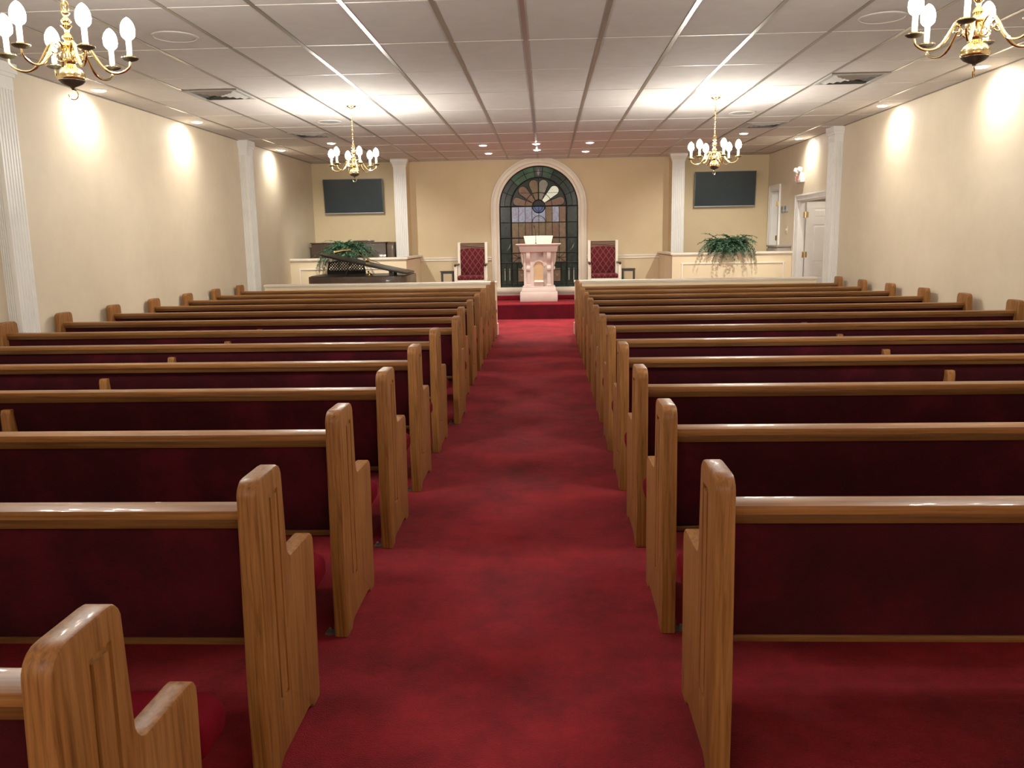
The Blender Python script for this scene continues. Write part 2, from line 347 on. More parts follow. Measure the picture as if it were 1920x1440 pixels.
def wall_pilaster(label, xw, s, y0, y1, pr):
    """square fluted pilaster on a side wall; s = +1 on the left wall, -1 on the right"""
    p = thing('pilaster', label, 'pilaster', (0, 0, 0), group='fluted pilasters', kind='structure')
    xf = xw + s * pr
    m = MB(); a, c = sorted((xw, xf - s * .012)); m.box(a, c, y0 + .012, y1 - .012, .22, ZC - .1)
    fluted(m, y0, y1, .22, 2.92, lambda u, t, z: (xf + s * t, u, z), n=6, d=.01)
    ua, ub = sorted((xw, xf - s * .031))
    fluted(m, ua, ub, .22, 2.92, lambda u, t, z: (u, y0 - t, z), n=4, d=.01)
    fluted(m, ua, ub, .22, 2.92, lambda u, t, z: (u, y1 + t, z), n=4, d=.01)
    struct(m, 'shaft', M['white'], '', '', p, smooth=False)
    e = .03
    def bx(mb, g, z0, z1): 
        a, c = sorted((xw, xf + s * g)); mb.box(a, c, y0 - g, y1 + g, z0, z1)
    cp = MB(); bx(cp, .004, 2.92, 3.04); bx(cp, .02, 3.03, 3.06); bx(cp, .035, 3.06, ZC - .002)
    struct(cp, 'capital', M['white'], '', '', p, smooth=False)
    bs = MB(); bx(bs, .008, 0, .22)
    struct(bs, 'plinth', M['white'], '', '', p, smooth=False)
wall_pilaster('white fluted pilaster on the left wall, nearest the camera', XL, 1, 7.30, 7.56, .115)
wall_pilaster('white fluted pilaster on the left wall beside the front pew', XL, 1, 13.39, 13.66, .13)
wall_pilaster('white fluted pilaster on the right wall beside the white door', XR, -1, 13.27, 13.55, .13)

# chair rail either side of the window
for n, (a, c) in enumerate(((XH0 + .003, CX - RO - .003), (CX + RO + .003, XH1 - .003))):
    m = MB().box(a, c, YB - .03, YB, 1.155, 1.185).box(a, c, YB - .016, YB, 1.135, 1.155).box(a, c, YB - .022, YB, 1.11, 1.135)
    struct(m, f'trim_{n+1}', M['cream'], 'cream chair rail moulding on the far wall, ' + ('left' if n == 0 else 'right') + ' of the window', 'trim', bevel=.004)
# low rail walls between pews and platform, with caps and end posts
def low_wall(side, x0, x1, xe):
    o = struct(MB().box(x0, x1, YR, YR + .13, 0, .825), 'wall_low_' + side, M['halfwall'], f'low cream wall in front of the pews, {side} of the aisle', 'low wall', smooth=False)
    struct(MB().box(x0 - .012, x1 + .012, YR - .02, YR + .15, .838, .868).box(x0, x1, YR - .012, YR + .142, .822, .838), 'cap', M['cream'], '', '', o, bevel=.005)
    s = 1 if side == 'left' else -1
    a, c = sorted((xe, xe + s * .014)); m = MB().box(a, c, YR - .014, YR + .144, 0, .165).box(a, c - .0, YR - .006, YR + .136, .165, .185)
    struct(m, 'end_skirting', M['cream'], '', '', o, smooth=False)
low_wall('left', -4.62, -.815, -.815); low_wall('right', .455, 4.30, .455)

# ------------------------------------------------------------------ arched stained glass window
win = thing('window_1', 'tall arched stained glass window in a white casing', 'window', (0, 0, 0), kind='structure')
def archpath(r, z0, n=40): return [(CX - r, z0)] + arc(CX, SPR, r, 180, 0, n) + [(CX + r, z0)]
m = MB().ring(archpath(.947, .54), archpath(.865, .54), 'y', YB - .075, YB, closed=False)
m.ring(archpath(RO, .54), archpath(.94, .54), 'y', YB - .055, YB, closed=False)
m.ring(archpath(.868, .54), archpath(RI, .54), 'y', YB - .03, YB + .12, closed=False)
struct(m, 'casing', M['cream'], '', '', win, bevel=.006, ang=25)
struct(MB().box(CX - 1.02, CX + 1.02, YB - .12, YB + .1, .455, .54).box(CX - 1.0, CX + 1.0, YB - .10, YB, .43, .455), 'sill', M['cream'], '', '', win, bevel=.006)
struct(MB().box(CX - 1.0, CX + 1.0, YB - .05, YB, .378, .43), 'apron', M['pinkwhite'], '', '', win, smooth=False)
YG = YB + .06
def pane(mb, poly, lvl=0): mb.prism(poly, 'y', YG - .002 * lvl - .006, YG - .002 * lvl)
U = lambda u, v: (CX + u, v)
def rect(u0, u1, v0, v1): return [U(u0, v0), U(u1, v0), U(u1, v1), U(u0, v1)]
def part(mb, name, m, **kw):
    o = mb.build(name, m, win, smooth=False, **kw); o['kind'] = 'structure'; return o
# borders (green)
g = MB(); g2 = MB(); RB = .575
for s in (-1, 1):
    for v0, v1 in ((.54, 1.05), (1.05, 1.25), (1.25, 1.557), (1.557, 1.872), (1.872, 2.2)):
        a, c = sorted((s * RB, s * RI)); pane(g, rect(a, c, v0, v1))
segs = [(0, 22), (22, 44), (44, 66), (66, 83), (97, 114), (114, 136), (136, 158), (158, 180)]
for i, (a0, a1) in enumerate(segs):
    pl = arc(CX, SPR, RI, a0, a1, 6) + arc(CX, SPR, RB, a1, a0, 6)
    pane(g2 if i in (3, 4, 5) else g, pl)
pane(g, arc(CX, SPR, RI, 83, 97, 4) + arc(CX, SPR, RB, 97, 83, 4))
pane(g, rect(-RB, RB, .54, 1.05))
part(g, 'green_border_glass', M['g_green']); part(g2, 'bright_green_glass', M['g_green2'])
# amber field
cols = [-.56, -.42, -.28, -.14, 0, .14, .28, .42, .56]
t = MB(); ro = MB(); bl = MB()
rows = [(1.05, 1.25), (1.25, 1.557), (1.557, 1.872), (1.872, 2.2)]
for ri, (v0, v1) in enumerate(rows):
    for ci in range(8):
        tgt = t if (ci * 3 + ri * 5) % 4 else ro
        if ri == 3 and ci in (0, 1, 2, 3, 4, 6): tgt = bl
        pane(tgt, rect(cols[ci] - (.015 if ci == 0 else 0), cols[ci + 1] + (.015 if ci == 7 else 0), v0, v1), 1)
# petals of the fan
dk = MB(); pane(dk, arc(CX, SPR, RB, 0, 180, 30), 0)
pal = MB(); lit = MB(); petals = []
for a0 in range(0, 180, 30): pane(t if a0 % 60 else ro, arc(CX, SPR, .28, a0, a0 + 30, 6) + arc(CX, SPR, .12, a0 + 30, a0, 6), 1)
def petal(ang, r0, r1, hw):
    ca, sa = math.cos(math.radians(ang)), math.sin(math.radians(ang)); pts = []
    loc = [(r0, -hw * .42), (r1 - hw, -hw)] + [(r1 - hw + hw * math.cos(math.radians(q)), hw * math.sin(math.radians(q))) for q in range(-75, 76, 15)] + [(r1 - hw, hw), (r0, hw * .42)]
    return [(CX + x * ca - y * sa, SPR + x * sa + y * ca) for x, y in loc]
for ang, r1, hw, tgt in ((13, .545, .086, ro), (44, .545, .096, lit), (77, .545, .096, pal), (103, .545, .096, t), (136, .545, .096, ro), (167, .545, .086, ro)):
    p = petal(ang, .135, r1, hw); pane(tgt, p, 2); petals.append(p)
for a in (90,):                                  # slim pale pieces in the middle
    pane(pal, [U(-.012, 2.36), U(.012, 2.36), U(.016, 2.70), U(-.016, 2.70)], 2)
for s in (-1, 1):                                # small square pieces low down
    pane(ro, rect(s * .37 - .07, s * .37 + .07, .66, .93), 1)
    pane(pal, [U(s * .37 - .04, .83), U(s * .37, .76), U(s * .37 + .04, .83), U(s * .37, .80)], 2)
    pane(pal, [U(s * .66 - .03, 1.28), U(s * .66 + .05, 1.36), U(s * .66 + .07, 1.45), U(s * .66 + .02, 1.34)], 1)
    for k in range(2): pane(pal, rect(s * (.62 + .1 * k) - .01, s * (.62 + .1 * k) + .01, .68, .93), 1)
pane(pal, [U(0, 2.95), U(.03, 2.88), U(0, 2.80), U(-.03, 2.88)], 1)
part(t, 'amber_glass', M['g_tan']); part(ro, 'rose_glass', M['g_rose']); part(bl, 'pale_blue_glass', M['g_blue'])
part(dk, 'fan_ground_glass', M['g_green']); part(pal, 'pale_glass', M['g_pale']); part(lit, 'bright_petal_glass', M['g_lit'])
md = MB(); pane(md, arc(CX, SPR - .005, .128, 0, 180, 20), 3); part(md, 'medallion_glass', M['g_dark'])
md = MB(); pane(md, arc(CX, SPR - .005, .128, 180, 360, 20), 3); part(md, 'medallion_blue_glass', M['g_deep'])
# leading
ld = MB(); YL = YG - .014
def lead(pts, wd=.008, closed=False): ld.tube([(x, YL, z) for x, z in pts], wd, 4, closed)
for u in cols: lead([U(u, 1.05), U(u, 2.2)], .005)
for v, wd in ((2.2, .013), (1.872, .009), (1.557, .012), (1.25, .009), (1.05, .014)): lead([U(-RI, v), U(RI, v)], wd)
for s in (-1, 1):
    lead([U(s * RB, .56), U(s * RB, 2.2)], .014); lead([U(s * (RI - .01), .54), U(s * (RI - .01), 2.2)], .012)
    lead([U(s * .46, .56), U(s * .46, 1.05)], .008); lead([U(s * .29, .56), U(s * .29, 1.05)], .008)
    lead([U(s * .28, 1.05), U(s * .56, 1.25)], .005); lead([U(s * .28, 1.25), U(s * .56, 1.05)], .005); lead([U(s * .42, 1.05), U(s * .42, 1.25)], .005); lead([U(s * .28, 1.15), U(s * .56, 1.15)], .005)
    lead([U(s * .69, .56), U(s * .69, 1.0)], .006)
lead(archpath(RI - .01, .56), .012); lead(arc(CX, SPR, RB, 0, 180, 36), .016); lead(arc(CX, SPR, .70, 0, 180, 36), .005)
lead(arc(CX, SPR, .28, 0, 180, 24), .006); lead(arc(CX, SPR - .005, .130, 0, 360, 32)[:-1], .011, True)
lead(arc(CX, 1.872, .135, 0, 180, 16), .006); lead([U(0, 2.07), U(.1, 2.19)], .005); lead([U(0, 2.07), U(-.1, 2.19)], .005)
for a0 in (22, 44, 66, 83, 97, 114, 136, 158): lead([(CX + r * math.cos(math.radians(a0)), SPR + r * math.sin(math.radians(a0))) for r in (RB, RI)], .006)
for p in petals: lead(p, .006, True)
lead([U(-.42, 2.47), U(.42, 2.47)], .004); lead([U(0, 2.33), U(0, 2.775)], .006)
lead([U(-RI, .9), U(RI, .9)], .005); lead([U(-RI, .62), U(RI, .62)], .006)
part(ld, 'lead_came', M['lead'])

# ------------------------------------------------------------------ doors
def casing(mb, y0, y1, z0, z1, w_=.10, t_=.022):
    o = [(y0 - w_, z0), (y0 - w_, z1 + w_), (y1 + w_, z1 + w_), (y1 + w_, z0)]; i = [(y0, z0), (y0, z1), (y1, z1), (y1, z0)]
    mb.ring(o, i, 'x', XR - t_, XR, closed=False)
    o = [(y0 - w_, z0), (y0 - w_, z1 + w_), (y1 + w_, z1 + w_), (y1 + w_, z0)]; i = [(y0 - w_ + .03, z0), (y0 - w_ + .03, z1 + w_ - .03), (y1 + w_ - .03, z1 + w_ - .03), (y1 + w_ - .03, z0)]
    mb.ring(o, i, 'x', XR - t_ - .012, XR, closed=False)
def door(n, label, dd, leafw, z0):
    y0, y1, _, z1 = dd
    d = thing(f'door_{n}', label, 'door', (0, 0, 0), kind='structure')
    m = MB(); casing(m, y0, y1, z0, z1); struct(m, 'casing', M['white'], '', '', d, bevel=.004)
    m = MB().box(XR, XR + .13, y1 - .018, y1, z0, z1).box(XR, XR + .13, y0, y0 + .018, z0, z1).box(XR, XR + .13, y0, y1, z1 - .018, z1)
    struct(m, 'jamb', M['white'], '', '', d, smooth=False)
    # leaf swung open into the hall, lying across the view
    xa, xb, ya, yb = XR + .142, XR + .142 + leafw, y1 - .065, y1 - .028
    lf = MB().box(xa, xb, ya + .008, yb, z0 + .01, z1 - .025)
    zt = z1 - .025; st = .115; mid = (xa + xb) / 2
    lf.box(xa, xa + st, ya, ya + .01, z0 + .01, zt).box(xb - st, xb, ya, ya + .01, z0 + .01, zt).box(mid - .05, mid + .05, ya, ya + .01, z0 + .01, zt)
    cols_ = ((xa + st, mid - .05), (mid + .05, xb - st))
    zr = [(zt - .115, zt), (zt - .40, zt - .29), (z0 + .80, z0 + 1.03), (z0 + .01, z0 + .24)]
    for a, c in zr:
        for u0, u1 in cols_: lf.box(u0, u1, ya, ya + .01, a, c)
    hs = [zr[0][0], zr[1][1], zr[1][0], zr[2][1], zr[2][0], zr[3][1]]
    for k in range(3):
        for u0, u1 in cols_:
            a, c = hs[2 * k + 1], hs[2 * k]
            lf.add([(u0+.02, ya+.009, a+.02), (u1-.02, ya+.009, a+.02), (u1-.02, ya+.009, c-.02), (u0+.02, ya+.009, c-.02), (u0+.045, ya+.002, a+.045), (u1-.045, ya+.002, a+.045), (u1-.045, ya+.002, c-.045), (u0+.045, ya+.002, c-.045)],
                   [(4,5,6,7), (0,1,5,4), (1,2,6,5), (2,3,7,6), (3,0,4,7)])
    leaf = struct(lf, 'door_leaf', M['white'], '', '', d, smooth=False)
    for zz in (z0 + .30, z0 + 1.18, z1 - .25):
        struct(MB().box(XR + .10, XR + .129, y1 - .024, y1 - .018, zz - .05, zz + .05).lathe([(.009, -.052), (.009, .052)], (XR + .136, y1 - .030, zz), 8).box(XR + .141, XR + .175, ya - .003, ya + .002, zz - .05, zz + .05), 'hinge', M['brass'], '', '', d, smooth=False)
door(1, 'white panelled door standing open under the emergency light', D1, .92, 0.0)
door(2, 'narrow doorway in a white casing next to the right television', D2, .55, ZS)

# ------------------------------------------------------------------ pews
PW = 3.99; HW = PW / 2; TH = .056
def pew_end_mesh(s):
    prof = [(0, 0), (.0, .30), (.028, .862)] + [(.078 + .05 * math.cos(math.radians(a)), .862 + .048 * math.sin(math.radians(a))) for a in (165, 145, 125, 105)] + [(.085, .91), (.205, .91)]
    prof += [(.21 + .045 * math.cos(math.radians(a)), .865 + .045 * math.sin(math.radians(a))) for a in (75, 55, 35, 15)] + [(.255, .85), (.262, .66)]
    prof += [(.312 + .05 * math.cos(math.radians(a)), .650 + .052 * math.sin(math.radians(a))) for a in (195, 215, 235, 255)] + [(.33, .5985), (.49, .594)]
    prof += [(.497 + .038 * math.cos(math.radians(a)), .556 + .038 * math.sin(math.radians(a))) for a in (70, 45, 20)] + [(.535, .54), (.515, .06), (.505, 0), (.435, 0)]
    prof += [(.415, .022), (.38, .030), (.13, .030), (.095, .022), (.075, 0)]
    x0, x1 = (HW - TH, HW) if s > 0 else (-HW, -HW + TH)
    me = MB().prism(prof, 'x', x0, x1).mesh('pew_end', M['oak_v'], bevel=.007, seg=2)
    # a routed panel on the outer face
    ob = bpy.data.objects.new('t1', me); C.objects.link(ob)
    xo = HW * s
    r0 = [(.118, .20), (.198, .20), (.208, .845), (.132, .845)]; r1 = [(.131, .214), (.185, .214), (.195, .831), (.145, .831)]
    cme = MB().ring(r0, r1, 'x', xo - .007, xo + .02).mesh('t2', M['oak_v'], smooth=False)
    cb = bpy.data.objects.new('t2', cme); C.objects.link(cb)
    md = ob.modifiers.new('b', 'BOOLEAN'); md.object = cb; md.operation = 'DIFFERENCE'; md.solver = 'EXACT'
    dg = bpy.context.evaluated_depsgraph_get(); ev = ob.evaluated_get(dg)
    out = bpy.data.meshes.new_from_object(ev); out.name = 'pew_end'
    bpy.data.objects.remove(ob); bpy.data.objects.remove(cb)
    if not out.materials: out.materials.append(M['oak_v'])
    for p in out.polygons: p.use_smooth = True
    out.set_sharp_from_angle(angle=math.radians(35))
    return out
def make_pew(label, group):
    r = thing('pew', label, 'pew', group=group)
    for s in (1, -1):
        o = bpy.data.objects.new('end_panel', pew_end_mesh(s)); C.objects.link(o); o.parent = r
        fb = MB().box(s * (HW - TH - .045), s * (HW - TH), .02, .06, 0, .006).box(s * (HW - TH - .007), s * (HW - TH), .02, .06, .006, .045).lathe([(.007, .006), (.007, .02), (.003, .024)], (s * (HW - TH - .028), .04, 0), 8)
        fb.build('floor_bracket', M['dark_brass'], r)
    xi = HW - TH
    MB().prism([(.082, .786), (.082, .812), (.168, .812), (.172, .808), (.172, .786)], 'x', -xi, xi).build('top_rail', M['oak_h'], r, bevel=.0022)
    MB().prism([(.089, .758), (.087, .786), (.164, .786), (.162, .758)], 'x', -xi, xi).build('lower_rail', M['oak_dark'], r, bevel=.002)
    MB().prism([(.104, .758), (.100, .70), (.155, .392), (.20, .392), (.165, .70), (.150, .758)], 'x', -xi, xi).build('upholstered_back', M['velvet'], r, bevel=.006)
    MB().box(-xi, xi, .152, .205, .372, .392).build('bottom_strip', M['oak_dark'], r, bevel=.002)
    c = MB().prism([(-xi, .19), (xi, .19), (xi, .538), (HW, .538), (HW, .68), (HW - .05, .725), (-HW + .05, .725), (-HW, .68), (-HW, .538), (-xi, .538)], 'z', .362, .452)
    c.build('seat_cushion', M['seat'], r, bevel=.028, seg=4)
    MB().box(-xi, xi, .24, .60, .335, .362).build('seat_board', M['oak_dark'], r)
    MB().prism([(.05, 0), (.062, .70), (.072, .725), (.105, .725), (.152, .40), (.16, .372), (.30, .335), (.50, .335), (.46, 0)], 'x', -.025, .025).build('center_support', M['oak_v'], r, bevel=.004)
    return r
ORD = ['first', 'second', 'third', 'fourth', 'fifth', 'sixth', 'seventh', 'eighth', 'ninth', 'tenth', 'eleventh', 'twelfth', 'thirteenth']
def pew_label(i, side):
    k = 12 - i
    if k == 0: t = 'frontmost row at the low wall'
    elif i == 0 and side == 'left': t = 'nearest row in the corner'
    elif i == 1 and side == 'right': t = 'nearest row at lower right'
    else: t = f'{ORD[k]} row from the low wall'
    return f'oak pew with burgundy upholstery {side} of the aisle, {t}'
pew0 = None
for side, cx, y00, rows_ in (('left', -.80 - HW, 1.138, range(0, 13)), ('right', .44 + HW, 1.150, range(1, 13))):
    for i in rows_:
        loc = (cx, y00 + .9627 * i, 0)
        loc = (loc[0], loc[1] + {('left', 0): .04, ('left', 1): .03, ('right', 1): .05, ('right', 2): .03}.get((side, i), 0), 0)
        if side == 'right' and i == 1: loc = (loc[0] + .012, loc[1], 0)
        if side == 'left' and i == 6: loc = (cx + .055, loc[1], 0)
        if pew0 is None:
            pew0 = make_pew(pew_label(i, side), 'pews left of the aisle'); pew0.location = loc
        else:
            dup(pew0, loc, 0, pew_label(i, side), f'pews {side} of the aisle')

# ------------------------------------------------------------------ chandeliers
def make_chandelier(label):
    r = thing('chandelier', label, 'chandelier', group='brass chandeliers')        # origin at ceiling
    z = lambda v: v - ZC
    MB().lathe([(0, 0), (.060, 0), (.060, -.006), (.050, -.018), (.024, -.030), (.010, -.036), (.010, -.05), (0, -.05)], (0, 0, 0), 20).build('canopy', M['brass'], r)
    ch = MB(); zt, zb = -.05, z(2.715); n = 15; step = (zt - zb) / n
    for k in range(n):
        zc = zt - step * (k + .5); pts = []
        for q in range(10):
            a = 2 * PI * q / 10; u, v = .0085 * math.cos(a), step * .66 * math.sin(a)
            pts.append((u, 0, zc + v) if k % 2 else (0, u, zc + v))
        ch.tube(pts, .0026, 5, True)
    ch.build('chain', M['brass'], r)
    MB().tube([(.017 * math.cos(2*PI*q/14), 0, z(2.69) + .026 * math.sin(2*PI*q/14)) for q in range(14)], .0045, 6, True).tube([(0, .017 * math.cos(2*PI*q/14), z(2.69) + .026 * math.sin(2*PI*q/14)) for q in range(14)], .0045, 6, True).build('loop', M['brass'], r)
    st = [(0, 2.668), (.018, 2.668), (.022, 2.660), (.012, 2.650), (.012, 2.640), (.024, 2.630), (.024, 2.622), (.014, 2.612), (.026, 2.602), (.012, 2.588), (.010, 2.572), (.022, 2.556), (.024, 2.546), (.012, 2.534), (.016, 2.526), (.034, 2.516), (.036, 2.508), (.018, 2.500), (.022, 2.488), (.028, 2.47), (.030, 2.44), (.022, 2.425), (.030, 2.412), (.048, 2.402), (.060, 2.385), (.064, 2.365), (.060, 2.350), (.046, 2.336), (.026, 2.326), (.010, 2.320), (.006, 2.312), (0, 2.312)]
    MB().lathe([(a, z(v)) for a, v in st], (0, 0, 0), 24).build('turned_stem', M['brass'], r, ang=50)
    MB().lathe([(0, z(2.3115)), (.0068, z(2.3115)), (.0108, z(2.3193)), (.0268, z(2.3252)), (.0468, z(2.3352)), (.0605, z(2.3492)), (.058, z(2.352)), (0, z(2.352))], (0, 0, 0), 24).build('bottom_cap', M['dark_brass'], r)  # dark skin: shade under the bowl painted as a darker brass
    MB().tube([(.022 * math.cos(a), 0, z(2.285) + .024 * math.sin(a)) for a in [math.radians(q) for q in range(100, -200, -20)]], .0035, 6).build('hook', M['brass'], r)
    for k in range(6):
        a = 2 * PI * k / 6; ca, sa = math.cos(a), math.sin(a)
        ctrl = [(.022, 2.462), (.034, 2.500), (.060, 2.522), (.088, 2.510), (.112, 2.470), (.140, 2.425), (.172, 2.396), (.208, 2.388), (.244, 2.398), (.268, 2.418), (.275, 2.440), (.275, 2.452)]
        cs = [ctrl[0]] + ctrl + [ctrl[-1]]; fine = []; rad = []; rr0 = [.006] * 3 + [.0075] * 3 + [.0055] * 6
        for i in range(1, len(cs) - 2):
            for e in range(4):
                t = e / 4; w4 = (-.5*t + t*t - .5*t**3, 1 - 2.5*t*t + 1.5*t**3, .5*t + 2*t*t - 1.5*t**3, -.5*t*t + .5*t**3)
                fine.append(tuple(sum(w4[j] * cs[i - 1 + j][d] for j in range(4)) for d in (0, 1))); rad.append(rr0[i - 1])
        fine.append(ctrl[-1]); rad.append(rr0[-1])
        arm = MB().tube([(q * ca, q * sa, z(v)) for q, v in fine], rad, 8)
        sc = [(.040 + .020 * math.cos(t_), 2.455 + .018 * math.sin(t_)) for t_ in [math.radians(q) for q in range(90, -240, -30)]]
        arm.tube([(q * ca, q * sa, z(v)) for q, v in sc], .004, 6)
        sc = [(.092 + .018 * math.cos(t_), 2.478 + .016 * math.sin(t_)) for t_ in [math.radians(q) for q in range(40, 330, 30)]]
        arm.tube([(q * ca, q * sa, z(v)) for q, v in sc], .0035, 6)
        ao = arm.build('arm', M['brass'], r)
        c = (.275 * ca, .275 * sa, -.014)
        MB().lathe([(0, z(2.460)), (.012, z(2.461)), (.030, z(2.466)), (.041, z(2.474)), (.041, z(2.477)), (.028, z(2.471)), (.015, z(2.472)), (.017, z(2.480)), (.013, z(2.488)), (0, z(2.489))], c, 16).build('drip_pan', M['brass'], ao)
        MB().lathe([(0, z(2.459)), (.014, z(2.4598)), (.030, z(2.4645)), (.0405, z(2.4728)), (.038, z(2.4728)), (0, z(2.468))], c, 16).build('pan_underside', M['dark_brass'], ao)  # darker brass skin holds the shade beneath the pan
        MB().lathe([(0, z(2.488)), (.0125, z(2.488)), (.0125, z(2.556)), (.011, z(2.560)), (0, z(2.560))], c, 12).build('candle_sleeve', M['candle'], ao)
        MB().lathe([(0, z(2.560)), (.013, z(2.561)), (.025, z(2.571)), (.0315, z(2.581)), (.034, z(2.594)), (.0345, z(2.605)), (.033, z(2.619)), (.0285, z(2.634)), (.020, z(2.649)), (.010, z(2.660)), (0, z(2.666))], c, 16).build('bulb', M['bulb'], ao)  # bulb built oversize to stand in for its bloom
    return r
ch0 = make_chandelier('brass six-arm chandelier at upper left, nearest the camera')
ch0.location = (-2.31, 4.18, ZC); ch0.rotation_euler = (0, 0, math.radians(14))
dup(ch0, (2.0, 4.165, ZC), math.radians(55.6), 'brass six-arm chandelier at upper right, cut by the picture edge')
dup(ch0, (-2.31, 10.28, ZC), math.radians(-3), 'far brass six-arm chandelier hanging in front of the left television')
dup(ch0, (2.0, 10.28, ZC), math.radians(41), 'far brass six-arm chandelier hanging in front of the right television')

# ------------------------------------------------------------------ ceiling fittings
def spot(x, y, z, tgt, power, ang, blend, col=(1, .94, .80), r=.03):
    l = bpy.data.lights.new('downlight_lamp', 'SPOT'); l.energy = power; l.spot_size = math.radians(ang); l.spot_blend = blend; l.color = col; l.shadow_soft_size = r
    o = bpy.data.objects.new('downlight_lamp', l); C.objects.link(o); o.location = (x, y, z)
    o.rotation_euler = (Vector(tgt) - Vector((x, y, z))).to_track_quat('-Z', 'Y').to_euler(); return o
def make_can(label, group):
    r = thing('downlight', label, 'ceiling light', group=group)
    MB().lathe([(.062, 0), (.085, 0), (.085, -.006), (.070, -.012), (.062, -.008)], (0, 0, 0), 24).build('trim_ring', M['white'], r)
    MB().lathe([(0, -.001), (.062, -.001), (.062, -.008), (.045, -.017), (.02, -.021), (0, -.022)], (0, 0, 0), 20).build('lens', M['can_glow'], r)
    return r
wl = [(-4.63, 8.88, 'left', 'nearest the near chandelier'), (-4.61, 11.3, 'left', 'midway along the wall'), (-4.62, 14.9, 'left', 'beyond the far pilaster'),
      (4.29, 8.78, 'right', 'under the near chandelier'), (4.30, 11.25, 'right', 'midway along the wall'), (4.29, 14.8, 'right', 'above the white door')]
can0 = None
for x, y, side, where in wl:
    lb = f'round ceiling downlight washing the {side} wall, {where}'
    if can0 is None: can0 = make_can(lb, 'wall washing downlights'); can0.location = (x, y, ZC)
    else: dup(can0, (x, y, ZC), 0, lb, 'wall washing downlights')
    s = -1 if side == 'left' else 1; xw = XL if side == 'left' else XR
    spot(x, y, ZC - .035, (xw, y, 2.62), 30, 150, 1.0)
for x, y, lb in [(-1.075, 14.82, 'small ceiling downlight left of the window, rear of the left pair'), (-1.072, 16.2, 'small ceiling downlight left of the window, closest to the far wall'), (-.155, 14.75, 'dim small ceiling downlight in line with the centre bar'),
                 (-.155, 15.75, 'small ceiling downlight centred above the pulpit'), (.758, 14.75, 'small ceiling downlight right of the window, rear of the right pair'), (.754, 16.2, 'small ceiling downlight right of the window, closest to the far wall'),
                 (-3.51, 14.02, 'small ceiling downlight in front of the left television'), (3.166, 13.92, 'small ceiling downlight in front of the right television')]:
    dup(can0, (x, y, ZC), 0, lb, 'stage downlights')
    if 'television' in lb: spot(x, y, ZC - .04, (x, y + 2.2, 1.4), 150, 75, .8)
    else: spot(x, y, ZC - .04, (x, y + (.3 if y > 15 else -.25), 0), (80 if y > 15 else 190) if 'dim' not in lb else 120, 85, .8)

def make_vent(label):
    r = thing('air_vent', label, 'ceiling vent', group='square ceiling vents')
    MB().ring([(-.295, -.295), (.295, -.295), (.295, .295), (-.295, .295)], [(-.25, -.25), (.25, -.25), (.25, .25), (-.25, .25)], 'z', -.010, 0).build('frame', M['grille'], r)
    MB().box(-.25, .25, -.25, .25, -.002, 0).build('backing', M['vent_dark'], r)
    m = MB()
    for k in range(4):
        d = .235 - .058 * k
        for a in range(4):
            ca, sa = math.cos(a * PI / 2), math.sin(a * PI / 2)
            pts = [(-d, -d, -.003), (d, -d, -.003), (d - .04, -d + .04, -.024), (-d + .04, -d + .04, -.024)]
            m.add([(p[0]*ca - p[1]*sa, p[0]*sa + p[1]*ca, p[2]) for p in pts], [(0, 1, 2, 3)])
    m.build('louvre', M['grille'], r, smooth=False)
    return r
v0 = make_vent('square ceiling vent over the left pews, between the chandeliers'); v0.location = (-3.52, 9.3, ZC - .004)
dup(v0, (3.20, 9.27, ZC - .004), 0, 'square ceiling vent over the right pews, between the chandeliers')
dup(v0, (-3.50, 12.87, ZC - .004), 0, 'square ceiling vent behind the far left chandelier')
dup(v0, (3.20, 12.87, ZC - .004), 0, 'square ceiling vent behind the far right chandelier')
def make_speaker(label, gm='grille'):
    r = thing('ceiling_speaker', label, 'speaker', group='round ceiling speakers')
    MB().lathe([(.155, 0), (.175, 0), (.175, -.007), (.160, -.011), (.155, -.006)], (0, 0, 0), 32).build('rim', M['tile'], r)
    MB().lathe([(0, -.001), (.155, -.001), (.155, -.005), (.08, -.008), (0, -.009)], (0, 0, 0), 32).build('grille', M[gm], r)
    return r
s0 = make_speaker('round flush ceiling speaker beside the far left chandelier'); s0.location = (-2.90, 11.55, ZC - .004)
dup(s0, (2.61, 11.6, ZC - .004), 0, 'round flush ceiling speaker beside the far right chandelier')
s1 = make_speaker('faint round ceiling speaker right of the near left chandelier', 'tile'); s1.location = (-2.87, 6.74, ZC - .001)
dup(s1, (2.54, 6.75, ZC - .001), 0, 'faint round ceiling speaker left of the near right chandelier')
sv = thing('slot_vent', 'long slot vent in the ceiling above the arched window', 'ceiling vent', (-.155, 16.3, ZC - .004))
MB().ring([(-.56, -.06), (.56, -.06), (.56, .06), (-.56, .06)], [(-.53, -.035), (.53, -.035), (.53, .035), (-.53, .035)], 'z', -.008, 0).build('frame', M['grille'], sv)
MB().box(-.53, .53, -.035, .035, -.002, 0).box(-.53, .53, -.004, .004, -.007, -.002).build('slot', M['tbar'], sv)

